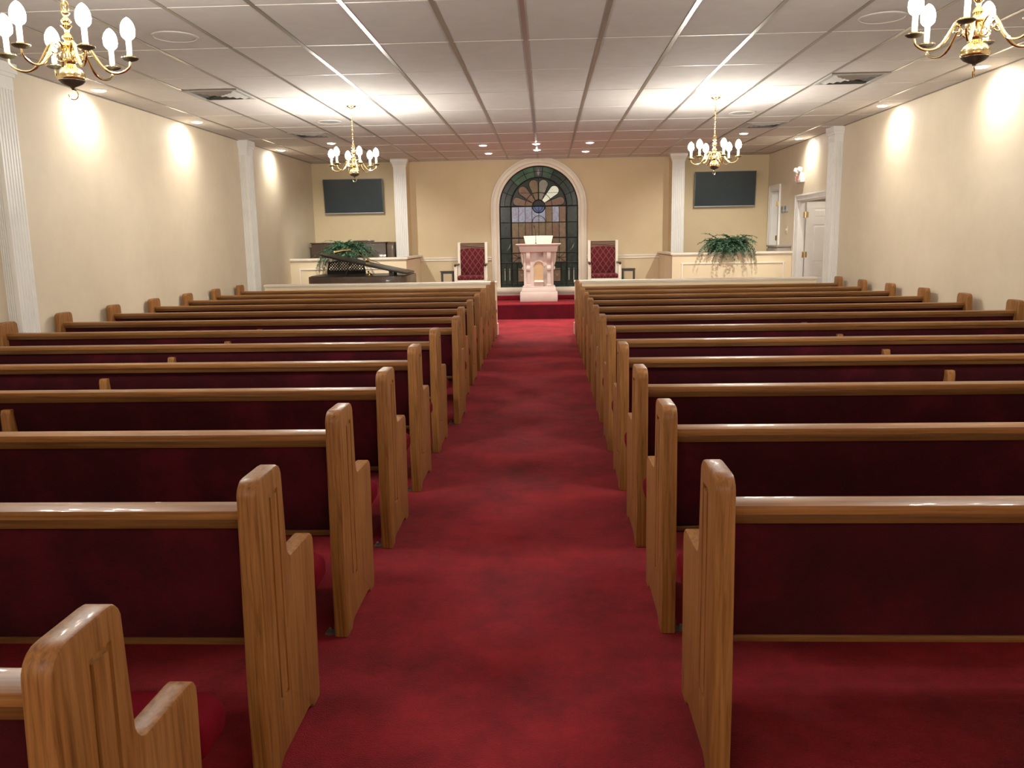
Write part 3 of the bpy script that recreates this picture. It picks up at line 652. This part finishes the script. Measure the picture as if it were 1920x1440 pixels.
# ------------------------------------------------------------------ televisions
def tv(x0, x1, zb, zt, label, lean):
    cx = (x0 + x1) / 2; wd = (x1 - x0) / 2; hh = (zt - zb)
    r = thing('television', label, 'television', (cx, YB, zb), group='wall televisions')
    A = lambda p: (p[0], -.13 - p[2] * lean + p[1], p[2])        # tilted forward towards the top
    def tb(mb, *b):
        n = len(mb.v); mb.box(*b)
        for i in range(n, len(mb.v)): mb.v[i] = A(mb.v[i])
        return mb
    m = MB(); tb(m, -wd, wd, 0, .045, 0, hh); m.build('housing', M['tvframe'], r, bevel=.004)
    m = MB(); tb(m, -wd + .012, wd - .012, -.003, .0, .022, hh - .012); m.build('screen', M['screen'], r, smooth=False)
    m = MB(); tb(m, -wd, wd, -.006, 0, 0, .020); m.build('silver_edge', M['silver'], r, smooth=False)
    m = MB().box(-.22, .22, -.02, -.001, hh * .3, hh * .7)
    for s in (-1, 1): m.box(s * .16 - .02, s * .16 + .02, -.135, -.02, hh * .38, hh * .62)
    m.build('wall_bracket', M['black'], r, smooth=False)
tv(-4.565, -3.340, 2.11, 2.805, 'dark flat television on the far wall at left', .09)
tv(3.005, 4.225, 2.115, 2.812, 'dark flat television on the far wall at right', .09)

# ------------------------------------------------------------------ small things on the right wall
r = thing('emergency_light', 'white exit sign unit with two lamp heads above the white door', 'exit light', (XR, 15.28, 2.44))
MB().box(-.075, 0, -.17, .17, 0, .165).build('housing', M['white'], r, bevel=.008)
for sy in (-.11, .11):
    rot = Matrix.Rotation(math.radians(-70), 3, 'Y')
    hd = MB().lathe([(0, .045), (.030, .045), (.045, .02), (.050, -.02), (.046, -.026), (0, -.026)], (-.075, sy, .215), 14, rot); hd.tube([(-.05, sy, .165), (-.055, sy, .2)], .012, 8)
    h = hd.build('lamp_head', M['white'], r)
    MB().lathe([(0, -.026), (.040, -.027), (.034, -.034), (0, -.036)], (-.075, sy, .215), 14, rot).build('lens', M['candle'], h)
strokes = {'E': [((0, 0), (0, 1)), ((0, 1), (.6, 1)), ((0, .5), (.5, .5)), ((0, 0), (.6, 0))], 'X': [((0, 0), (.65, 1)), ((.65, 0), (0, 1))], 'I': [((0, 0), (0, 1))], 'T': [((0, 1), (.7, 1)), ((.35, 0), (.35, 1))]}
lt = MB(); off = .125
for chh, adv in (('E', .075), ('X', .08), ('I', .03), ('T', .08)):
    for (a, b_), (c_, d_) in strokes[chh]:
        lt.tube([(-.077, off - a * .085, .035 + b_ * .095), (-.077, off - c_ * .085, .035 + d_ * .095)], .006, 4)
    off -= adv
lt.build('exit_lettering', M['red_letter'], r, smooth=False)
for n, yy in enumerate((16.37, 16.15)):
    r = thing('thermostat', ('left' if n == 0 else 'right') + ' one of two small grey thermostats between the doorways', 'thermostat', (XR, yy, 1.96), group='thermostats')
    MB().box(-.03, 0, -.085, .085, 0, .115).build('case', M['grey_box'], r, bevel=.006)
    MB().box(-.033, -.03, -.045, .045, .05, .095).build('display', M['tvframe'], r)
    MB().lathe([(0, .012), (.012, .012), (.012, 0), (0, 0)], (-.036, .055, .02), 10).build('dial', M['steel'], r)
r = thing('switch_plate', 'beige double light switch plate under the thermostats', 'switch', (XR, 16.1, 1.56))
MB().box(-.008, 0, -.075, .075, 0, .14).build('plate', M['ivory'], r, bevel=.003)
for sy in (-.035, .035): MB().box(-.016, -.008, sy - .012, sy + .012, .05, .09).build('toggle', M['cream'], r, bevel=.002)
r = thing('storage_cabinet', 'taupe cabinet just showing over the right half wall', 'cabinet', (XR, 16.12, ZS))
MB().box(-.25, -.005, -.36, .36, 0, 1.02).build('carcass', M['taupe'], r, bevel=.006)
MB().box(-.27, -.004, -.38, .38, 1.02, 1.05).build('top', M['taupe'], r, bevel=.006)
for s in (-1, 1):
    d_ = MB().box(-.265, -.25, s * .18 - .17, s * .18 + .17, .06, .99).build('door', M['taupe'], r, bevel=.004)
    MB().lathe([(0, -.012), (.012, -.012), (.012, .012), (0, .012)], (-.272, s * .04, .6), 8).build('knob', M['steel'], d_)

# ------------------------------------------------------------------ organ cabinet behind the left half wall
r = thing('organ_console', 'dark brown wooden organ console behind the left half wall', 'organ', (-3.95, 17.0, ZS))
MB().box(-.80, .72, -.10, .30, .0, 1.215).build('back_case', M['walnut'], r, bevel=.008)
MB().box(-.82, .74, -.12, .32, 1.215, 1.235).build('top_board', M['walnut'], r, bevel=.005)
MB().prism([(-.10, 0), (.30, 0), (.30, 1.23), (-.02, 1.23), (-.10, 1.18)], 'x', .742, .87).build('side_wing', M['walnut_light'], r, bevel=.006)
MB().box(.05, .42, -.02, .26, 1.236, 1.27).build('music_rest', M['walnut'], r, bevel=.005)

# ------------------------------------------------------------------ grand piano (keyboard on the far side, lid raised on its left)
px0, px1 = -4.13, -2.385
r = thing('grand_piano', 'dark brown grand piano with raised black lid behind the low wall', 'piano', ((px0 + px1) / 2, 14.35, 0))
pw = (px1 - px0) / 2
out = [(-pw, .95), (-pw, .15)] + [(-pw + .02, .0), (-pw + .12, -.12), (-pw + .35, -.22), (-.2, -.27), (.25, -.30), (pw - .18, -.30)] + [(pw - .06, -.26), (pw, -.16), (pw, .95)]
MB().prism(out, 'z', .66, .955).build('case', M['walnut'], r, bevel=.006)
MB().prism([(x * .96, y + .01) for x, y in out], 'z', .955, .965).build('rim_top', M['ebony'], r)
MB().box(-pw + .1, pw - .1, .80, .97, .62, .66).build('keybed', M['walnut'], r)
for x, y in ((-pw + .2, .72), (pw - .2, .72), (.35, -.1)):
    g_ = MB().frustum((x - .045, x + .045, y - .045, y + .045), .07, (x - .07, x + .07, y - .07, y + .07), .66).build('leg', M['walnut'], r, bevel=.008)
    MB().lathe([(0, -.016), (.032, -.016), (.036, 0), (.032, .016), (0, .016)], (x, y, .037), 12, Matrix.Rotation(PI / 2, 3, 'X')).box(x - .015, x + .015, y - .02, y + .02, .037, .07).build('caster', M['brass'], g_)
# lattice music desk
lx0, lx1, ly = -.70, -.02, .72
def ztop(u): return 1.17 + .045 * math.sin(PI * u)
fr = MB()
topc = [(lx0 + .02, 1.10), (lx0 + .03, 1.165)] + [(lx0 + .03 + (lx1 - lx0 - .06) * k / 12, ztop(k / 12)) for k in range(1, 12)] + [(lx1 - .03, 1.165), (lx1 - .02, 1.10), (lx1, 1.02), (lx1, .966)]
topc = [(lx0, .966), (lx0, 1.02)] + topc
fr.tube([(x, ly, z_) for x, z_ in topc], .016, 6)
fr.box(lx0, lx1, ly - .012, ly + .012, .966, 1.035)
md_ = fr.build('music_desk', M['ebony'], r)
lat = MB(); zb_, zt_ = 1.03, 1.20
for s in (1, -1):
    for k in range(-3, 16):
        a = lx0 + .03 + k * .05
        p0 = [a, zb_]; p1 = [a + (zt_ - zb_) * .95, zt_]
        if s < 0: p0, p1 = [p1[0], zb_], [p0[0], zt_]
        # clip to the desk
        def cl(p, q):
            for lim, sg in ((lx0 + .015, 1), (lx1 - .015, -1)):
                if (p[0] - lim) * sg < 0:
                    if (q[0] - lim) * sg <= 0: return None
                    t_ = (lim - p[0]) / (q[0] - p[0]); p = [lim, p[1] + t_ * (q[1] - p[1])]
            return p
        c0, c1 = cl(p0, p1), cl(p1, p0)
        if c0 and c1 and abs(c0[1] - c1[1]) > .02: lat.tube([(c0[0], ly, c0[1]), (c1[0], ly, c1[1])], .0085, 4)
lat.build('lattice', M['ebony'], md_, smooth=False)
# lid, hinged along the right hand side
lidv = []
import itertools
tilt = math.atan2(.335, 1.54)
def lidp(x, y, t): # x from hinge (0) leftwards
    return (pw + .02 - x * math.cos(tilt), y, .985 + x * math.sin(tilt) + t)
lo = [(0, .62), (0, -.18), (.05, -.27), (.2, -.33), (.7, -.31), (1.2, -.26), (1.5, -.14), (1.60, .02), (1.60, .62)]
n = len(lo); m = MB(); m.add([lidp(x, y, 0) for x, y in lo] + [lidp(x, y, .028) for x, y in lo], [list(range(n)), list(range(n, 2 * n))[::-1]] + [(i, (i + 1) % n, n + (i + 1) % n, n + i) for i in range(n)])
m.build('lid', M['ebony'], r, bevel=.005)
pp = lidp(1.0, -.1, 0)
MB().tube([(pp[0] - .1, -.12, .962), pp], .009, 6).build('lid_prop', M['ebony'], r)
for yy in (-.1, .3): MB().box(pw - .30, pw - .24, yy - .03, yy + .03, .96, .998 + .05).build('hinge', M['black'], r)
# brass lamp standing on the lid, and a separate small brass piece below
bx_, by_ = -3.06, 14.30
r = thing('piano_lamp', 'slim brass piano lamp lying over the raised piano lid', 'lamp', (bx_, by_, 1.145))
MB().lathe([(0, -.012), (.05, -.012), (.05, .004), (.03, .02), (.018, .045), (.03, .06), (.034, .075), (.026, .092), (.012, .10), (0, .10)], (0, 0, 0), 16).build('weighted_base', M['brass'], r)
MB().tube([(.21, 0, .03), (0, 0, .11), (-.31, 0, .262)], .006, 6).build('arm', M['brass'], r)
MB().tube([(-.29, 0, .258), (-.42, 0, .250), (-.55, 0, .222), (-.56, 0, .219)], [.018, .022, .026, .026], 12).build('shade', M['brass'], r)
r = thing('brass_ornament', 'small shiny brass ornament on the piano under its lid', 'ornament', (-3.02, 14.24, .9655))
MB().lathe([(0, 0), (.062, 0), (.062, .010), (.045, .018), (.03, .03), (.034, .04), (.02, .05), (0, .052)], (0, 0, 0), 16).build('dish', M['brass'], r)
MB().lathe([(0, .05), (.012, .05), (.017, .065), (.010, .082), (0, .086)], (-.02, 0, 0), 12).build('finial', M['brass'], r)

# ------------------------------------------------------------------ ferns on the half walls
def fern(loc, label, seed, trails, wid, pot):
    rnd = random.Random(seed)
    r = thing('potted_fern', label, 'plant', loc, group='ferns on the half walls')
    pot_m = MB().add([], [])
    n = 24; prof = [(.185, 0), (.20, .01), (.215, .11), (.225, .14), (.21, .14), (.20, .12), (.0, .115)]
    vs = []; fs = []
    for k in range(n):
        a = 2 * PI * k / n
        for q, zz in prof: vs.append((q * math.cos(a), q * .42 * math.sin(a), zz))
    kk = len(prof)
    for k in range(n):
        k2 = (k + 1) % n
        for i in range(kk - 1): fs.append((k*kk + i, k2*kk + i, k2*kk + i + 1, k*kk + i + 1))
    fs.append([k * kk for k in range(n)][::-1]); pot_m.add(vs, fs); pot_m.build('basket', M['terracotta'], r)
    fo = MB()
    def leaf(p, d, ln, wd):
        d = d.normalized(); sd = d.cross(Vector((rnd.uniform(-.5, .5), rnd.uniform(-.5, .5), 1))).normalized()
        up = sd.cross(d)
        fo.add([p[:], (p + d * ln * .45 + sd * wd + up * ln * .08)[:], (p + d * ln)[:], (p + d * ln * .45 - sd * wd + up * ln * .08)[:]], [(0, 1, 2), (0, 2, 3)])
    def frond(p0, az, up, length, drop, lw):
        pts = []; p = Vector(p0); d = Vector((math.cos(az) * math.cos(up), math.sin(az) * math.cos(up), math.sin(up))); nst = 14
        for i in range(nst):
            pts.append(p.copy()); p = p + d * length / nst; d = (d + Vector((rnd.uniform(-.04, .04), rnd.uniform(-.04, .04), -drop / nst))).normalized()
        fo.tube([q[:] for q in pts], [.0035 * (1 - .7 * i / nst) for i in range(nst)], 4)
        for i in range(1, nst):
            t_ = (pts[i] - pts[i - 1]).normalized(); sd = t_.cross(Vector((0, 0, 1)))
            sd = sd.normalized() if sd.length > .05 else Vector((1, 0, 0))
            ln = lw * (1.15 - i / nst * .75)
            for s in (-1, 1):
                for e in range(2):
                    leaf(pts[i - 1].lerp(pts[i], rnd.random()), sd * s * rnd.uniform(.6, 1.2) + t_ * .7 + Vector((0, 0, rnd.uniform(-.5, .5))), ln * rnd.uniform(.7, 1.3), ln * .30)
    for k in range(290):
        az = rnd.uniform(0, 2 * PI)
        px = rnd.uniform(-.20, .20)
        l_ = rnd.uniform(.22, .44) * wid
        if abs(math.cos(az)) > .6: l_ *= 1.3
        elif math.sin(az) < 0: l_ *= .75
        frond((px, rnd.uniform(-.06, .06), .13), az, rnd.uniform(.0, 1.05), l_, rnd.uniform(1.4, 3.0), rnd.uniform(.045, .075))
    for x, y, az, up, ln, dr in trails: frond((x, y, .15), az, up, ln, dr, .05)
    fo.build('foliage', M['leaf'], r, smooth=False)
    return r
fern((3.36, YH + .06, 1.242), 'bushy green fern in a brown basket on the right half wall', 3,
     [(-.2, -.05, PI + .45, .35, .62, 2.2), (-.2, -.05, PI + .5, .25, .58, 2.4), (-.22, -.05, PI + .4, .3, .52, 2.0), (-.16, -.06, -PI / 2 - .5, .4, .62, 5.5), (-.13, -.06, -PI / 2 - .3, .5, .66, 6), (.17, -.06, -PI / 2 + .3, .4, .52, 6), (.22, -.05, -.6, .5, .60, 5), (.24, -.05, -.5, .5, .62, 5), (.22, -.05, -.8, .5, .55, 5.5), (.2, -.05, -.5, .6, .55, 4.5)], 1.0, True)
fern((-3.79, YH + .06, 1.242), 'bushy green fern on the left half wall behind the piano lid', 11,
     [(-.2, -.05, PI + .5, .5, .62, 5), (-.2, -.05, PI + .7, .4, .60, 5.5), (-.22, -.05, PI + .5, .4, .55, 4.5), (-.2, -.05, PI + .3, .5, .55, 4), (.2, -.05, -.4, .6, .5, 4), (.2, -.05, -.3, .7, .5, 4)], 1.08, True)

# ------------------------------------------------------------------ pulpit
r = thing('pulpit', 'white carved pulpit standing on the stage before the window', 'pulpit', (-.157, 16.74, ZS))
MB().box(-.375, .375, 0, .56, 0, .185).build('plinth', M['pinkwhite'], r, bevel=.006)
MB().frustum((-.345, .345, .025, .53), .185, (-.335, .335, .035, .52), .275).box(-.325, .325, .045, .51, .275, .30).build('step_moulding', M['pinkwhite'], r, bevel=.004)
bd = MB(); hb = .295
arch_ = [(-.095, .41), (-.095, .70)] + arc(0, .70, .095, 180, 0, 14)[1:-1] + [(.095, .70), (.095, .41)]
bd.box(-hb, hb, .09, .50, .30, .985)
bd.box(-hb, -.095, .07, .09, .30, .985).box(.095, hb, .07, .09, .30, .985).box(-.095, .095, .07, .09, .30, .41)
bd.prism([(-.095, .985)] + [(-.095, .70)] + arc(0, .70, .095, 180, 0, 14)[1:-1] + [(.095, .70), (.095, .985)], 'y', .07, .09)
bd.build('body', M['pinkwhite'], r, bevel=.002, seg=1)
MB().prism([(x * .98, z_) for x, z_ in arch_], 'y', .086, .0895).build('niche_panel', M['niche'], r, smooth=False)
MB().ring(arc(0, .70, .125, 180, 0, 16), arc(0, .70, .098, 180, 0, 16), 'y', .055, .07, closed=False).build('arch_moulding', M['pinkwhite'], r)
MB().frustum((-.10, .10, .035, .07), .385, (-.085, .085, .05, .07), .425).build('niche_sill', M['pinkwhite'], r, bevel=.002)
for s in (-1, 1):
    sc = [(.07, .60), (.03, .62), (.022, .66), (.04, .69), (.055, .72), (.05, .76), (.02, .80), (-.005, .85), (-.02, .91), (-.02, .985), (.07, .985)]
    MB().prism(sc, 'x', s * .205 - .04, s * .205 + .04).build('front_corbel', M['pinkwhite'], r, bevel=.006)
    MB().box(s * .205 - .035, s * .205 + .035, .058, .07, .30, .60).box(s * .205 - .045, s * .205 + .045, .05, .07, .30, .345).build('pilaster_strip', M['pinkwhite'], r, bevel=.003)
    sp = [(0, .62), (.03, .64), (.036, .68), (.015, .70), (.03, .74), (.05, .80), (.058, .88), (.058, .985), (0, .985)]
    MB().prism([(s * (hb + u), z_) for u, z_ in sp], 'y', .12, .42).build('side_bracket', M['pinkwhite'], r, bevel=.006)
MB().frustum((-.37, .37, -.035, .52), .985, (-.385, .385, -.05, .53), 1.095).build('cornice', M['pinkwhite'], r, bevel=.005)
MB().frustum((-.395, .395, -.06, .54), 1.095, (-.435, .435, -.10, .57), 1.130).box(-.445, .445, -.11, .58, 1.130, 1.145).build('top_slab', M['pinkwhite'], r, bevel=.003)
bk = MB()
for s in (-1, 1):
    u = [(.006, 1.146), (.235, 1.146), (.262, 1.17), (.270, 1.215), (.292, 1.30), (.006, 1.305)]
    bk.prism([(s * a, c) for a, c in u], 'y', .02, .045)
bk.box(-.26, .26, .045, .40, 1.146, 1.16).box(-.006, .006, .024, .044, 1.146, 1.30).build('book_rest', M['cream'], r, bevel=.003)
r = thing('microphone', 'black gooseneck microphone rising from the pulpit top', 'microphone', (-.205, 16.68, ZS + 1.1455))
MB().lathe([(0, 0), (.022, 0), (.022, .006), (.012, .016), (0, .018)], (0, 0, 0), 12).build('base', M['black'], r)
MB().tube([(0, 0, .015), (0, 0, .10), (-.004, 0, .2), (-.012, -.005, .27), (-.022, -.01, .31)], .0045, 6).build('gooseneck', M['black'], r)
MB().tube([(-.022, -.01, .305), (-.026, -.013, .325), (-.031, -.018, .345), (-.033, -.02, .352)], [.007, .012, .012, .006], 10).build('head', M['black'], r)

# ------------------------------------------------------------------ pulpit chairs
def throne(x, label):
    r = thing('pulpit_chair', label, 'chair', (x, 17.0, ZS), group='pulpit chairs')
    wf, wb = .30, .278
    for s in (-1, 1):
        MB().frustum((s*wb - .028, s*wb + .028, .24, .30), 0, (s*wb - .028, s*wb + .028, .30, .36), 1.195).build('rear_post', M['cream'], r, bevel=.005)
        MB().box(s*wf - .03, s*wf + .03, -.27, -.21, 0, .725).build('front_post', M['cream'], r, bevel=.005)
        MB().box(s*wf - .012, s*wf + .012, -.21, .25, .36, .45).build('side_rail', M['cream'], r, bevel=.004)
        MB().tube([(s*wf, -.33, .738), (s*wf, -.29, .752), (s*wf, -.1, .745), (s*(wf - .01), .28, .75)], [.022, .027, .024, .022], 8).build('arm', M['walnut'], r)
    MB().prism([(-wf + .03, .33), (-.18, .33), (-.1, .358), (.1, .358), (.18, .33), (wf - .03, .33), (wf - .03, .45), (-wf + .03, .45)], 'y', -.26, -.225).build('apron', M['cream'], r, bevel=.003)
    MB().box(-.27, .27, -.27, .25, .45, .535).build('seat_cushion', M['chairfab'], r, bevel=.028, seg=3)
    MB().prism([(-.25, .50), (.25, .50), (.25, 1.05)] + [(.25 - .5 * k / 8, 1.05 + .028 * math.sin(PI * k / 8)) for k in range(1, 8)] + [(-.25, 1.05)], 'y', .26, .31).build('backrest', M['chairfab'], r, bevel=.01)
    cr = MB().prism([(-.25, 1.04), (.25, 1.04), (.25, 1.175), (-.25, 1.175)], 'y', .285, .325)
    cr.tube([(-.24, .283, 1.145), (-.1, .280, 1.12), (.05, .280, 1.11), (.24, .283, 1.09)], .010, 6).tube([(-.24, .283, 1.11), (-.05, .280, 1.13), (.24, .283, 1.135)], .008, 6).box(-.25, .25, .275, .33, 1.165, 1.18)
    cr.build('crest_panel', M['crest'], r, bevel=.003)
    MB().box(-.25, .25, .25, .28, .36, .44).build('rear_rail', M['cream'], r, bevel=.003)
throne(-1.515, 'white framed chair with red diamond upholstery left of the window')
throne(1.155, 'white framed chair with red diamond upholstery right of the window')
def side_table(x, label):
    r = thing('side_table', label, 'table', (x, 17.1, ZS), group='slim side tables')
    MB().box(-.14, .14, -.11, .13, .610, .625).build('table_top', M['black'], r, bevel=.003)
    for a, c in ((-.105, -.09), (.12, -.09), (-.105, .11), (.12, .11)):
        MB().frustum((a - .009, a + .009, c - .009, c + .009), 0, (a - .012, a + .012, c - .012, c + .012), .610).build('leg', M['black'], r)
    MB().box(-.10, .115, -.09, -.08, .57, .61).box(-.10, .115, .10, .11, .57, .61).build('apron', M['black'], r)
side_table(-2.03, 'slim dark side table left of the left pulpit chair')
side_table(1.65, 'slim dark side table right of the right pulpit chair')

# ------------------------------------------------------------------ light from behind the camera: assumed rear chandeliers plus added upward fill; unseen hall lamp
for x in (-2.31, 2.0):
    l = bpy.data.lights.new('rear_chandelier_lamp', 'POINT'); l.energy = 14; l.color = (1, .94, .82); l.shadow_soft_size = .25
    u = bpy.data.lights.new('rear_uplight_lamp', 'SPOT'); u.energy = 185; u.color = (1, .95, .85); u.spot_size = math.radians(165); u.spot_blend = .6; u.shadow_soft_size = .2  # upward spot added for even fill bounced off the ceiling
    o = bpy.data.objects.new('rear_uplight_lamp', u); C.objects.link(o); o.location = (x, -1.9, 1.9); o.rotation_euler = (PI, 0, 0)
    o = bpy.data.objects.new('rear_chandelier_lamp', l); C.objects.link(o); o.location = (x, -1.9, 2.55)
l = bpy.data.lights.new('hall_lamp', 'POINT'); l.energy = 10; l.color = (1, .95, .85); l.shadow_soft_size = .1
o = bpy.data.objects.new('hall_lamp', l); C.objects.link(o); o.location = (XR + .8, 14.6, 2.8)
wd = bpy.data.worlds.new('World'); SC.world = wd; wd.use_nodes = True
wd.node_tree.nodes['Background'].inputs['Color'].default_value = (.30, .38, .50, 1); wd.node_tree.nodes['Background'].inputs['Strength'].default_value = .3
SC.view_settings.view_transform = 'Standard'; SC.view_settings.look = 'None'; SC.view_settings.exposure = 1.05; SC.view_settings.gamma = 1.2

# ------------------------------------------------------------------ camera
Rm = [[0.999046744, -0.042647122, 0.009318030], [0.040399415, 0.984136742, 0.172750570], [-0.016537530, -0.172209452, 0.984921527]]
cd = bpy.data.cameras.new('camera'); cd.sensor_width = 36.0; cd.sensor_fit = 'HORIZONTAL'; cd.lens = 1562.006 / 1920 * 36.0
cd.clip_start = .05; cd.clip_end = 100
co = bpy.data.objects.new('camera', cd); C.objects.link(co)
M4 = Matrix.Identity(4)
for i in range(3):
    M4[i][0] = Rm[i][0]; M4[i][1] = Rm[i][2]; M4[i][2] = -Rm[i][1]
M4[2][3] = H
co.matrix_world = M4
SC.camera = co
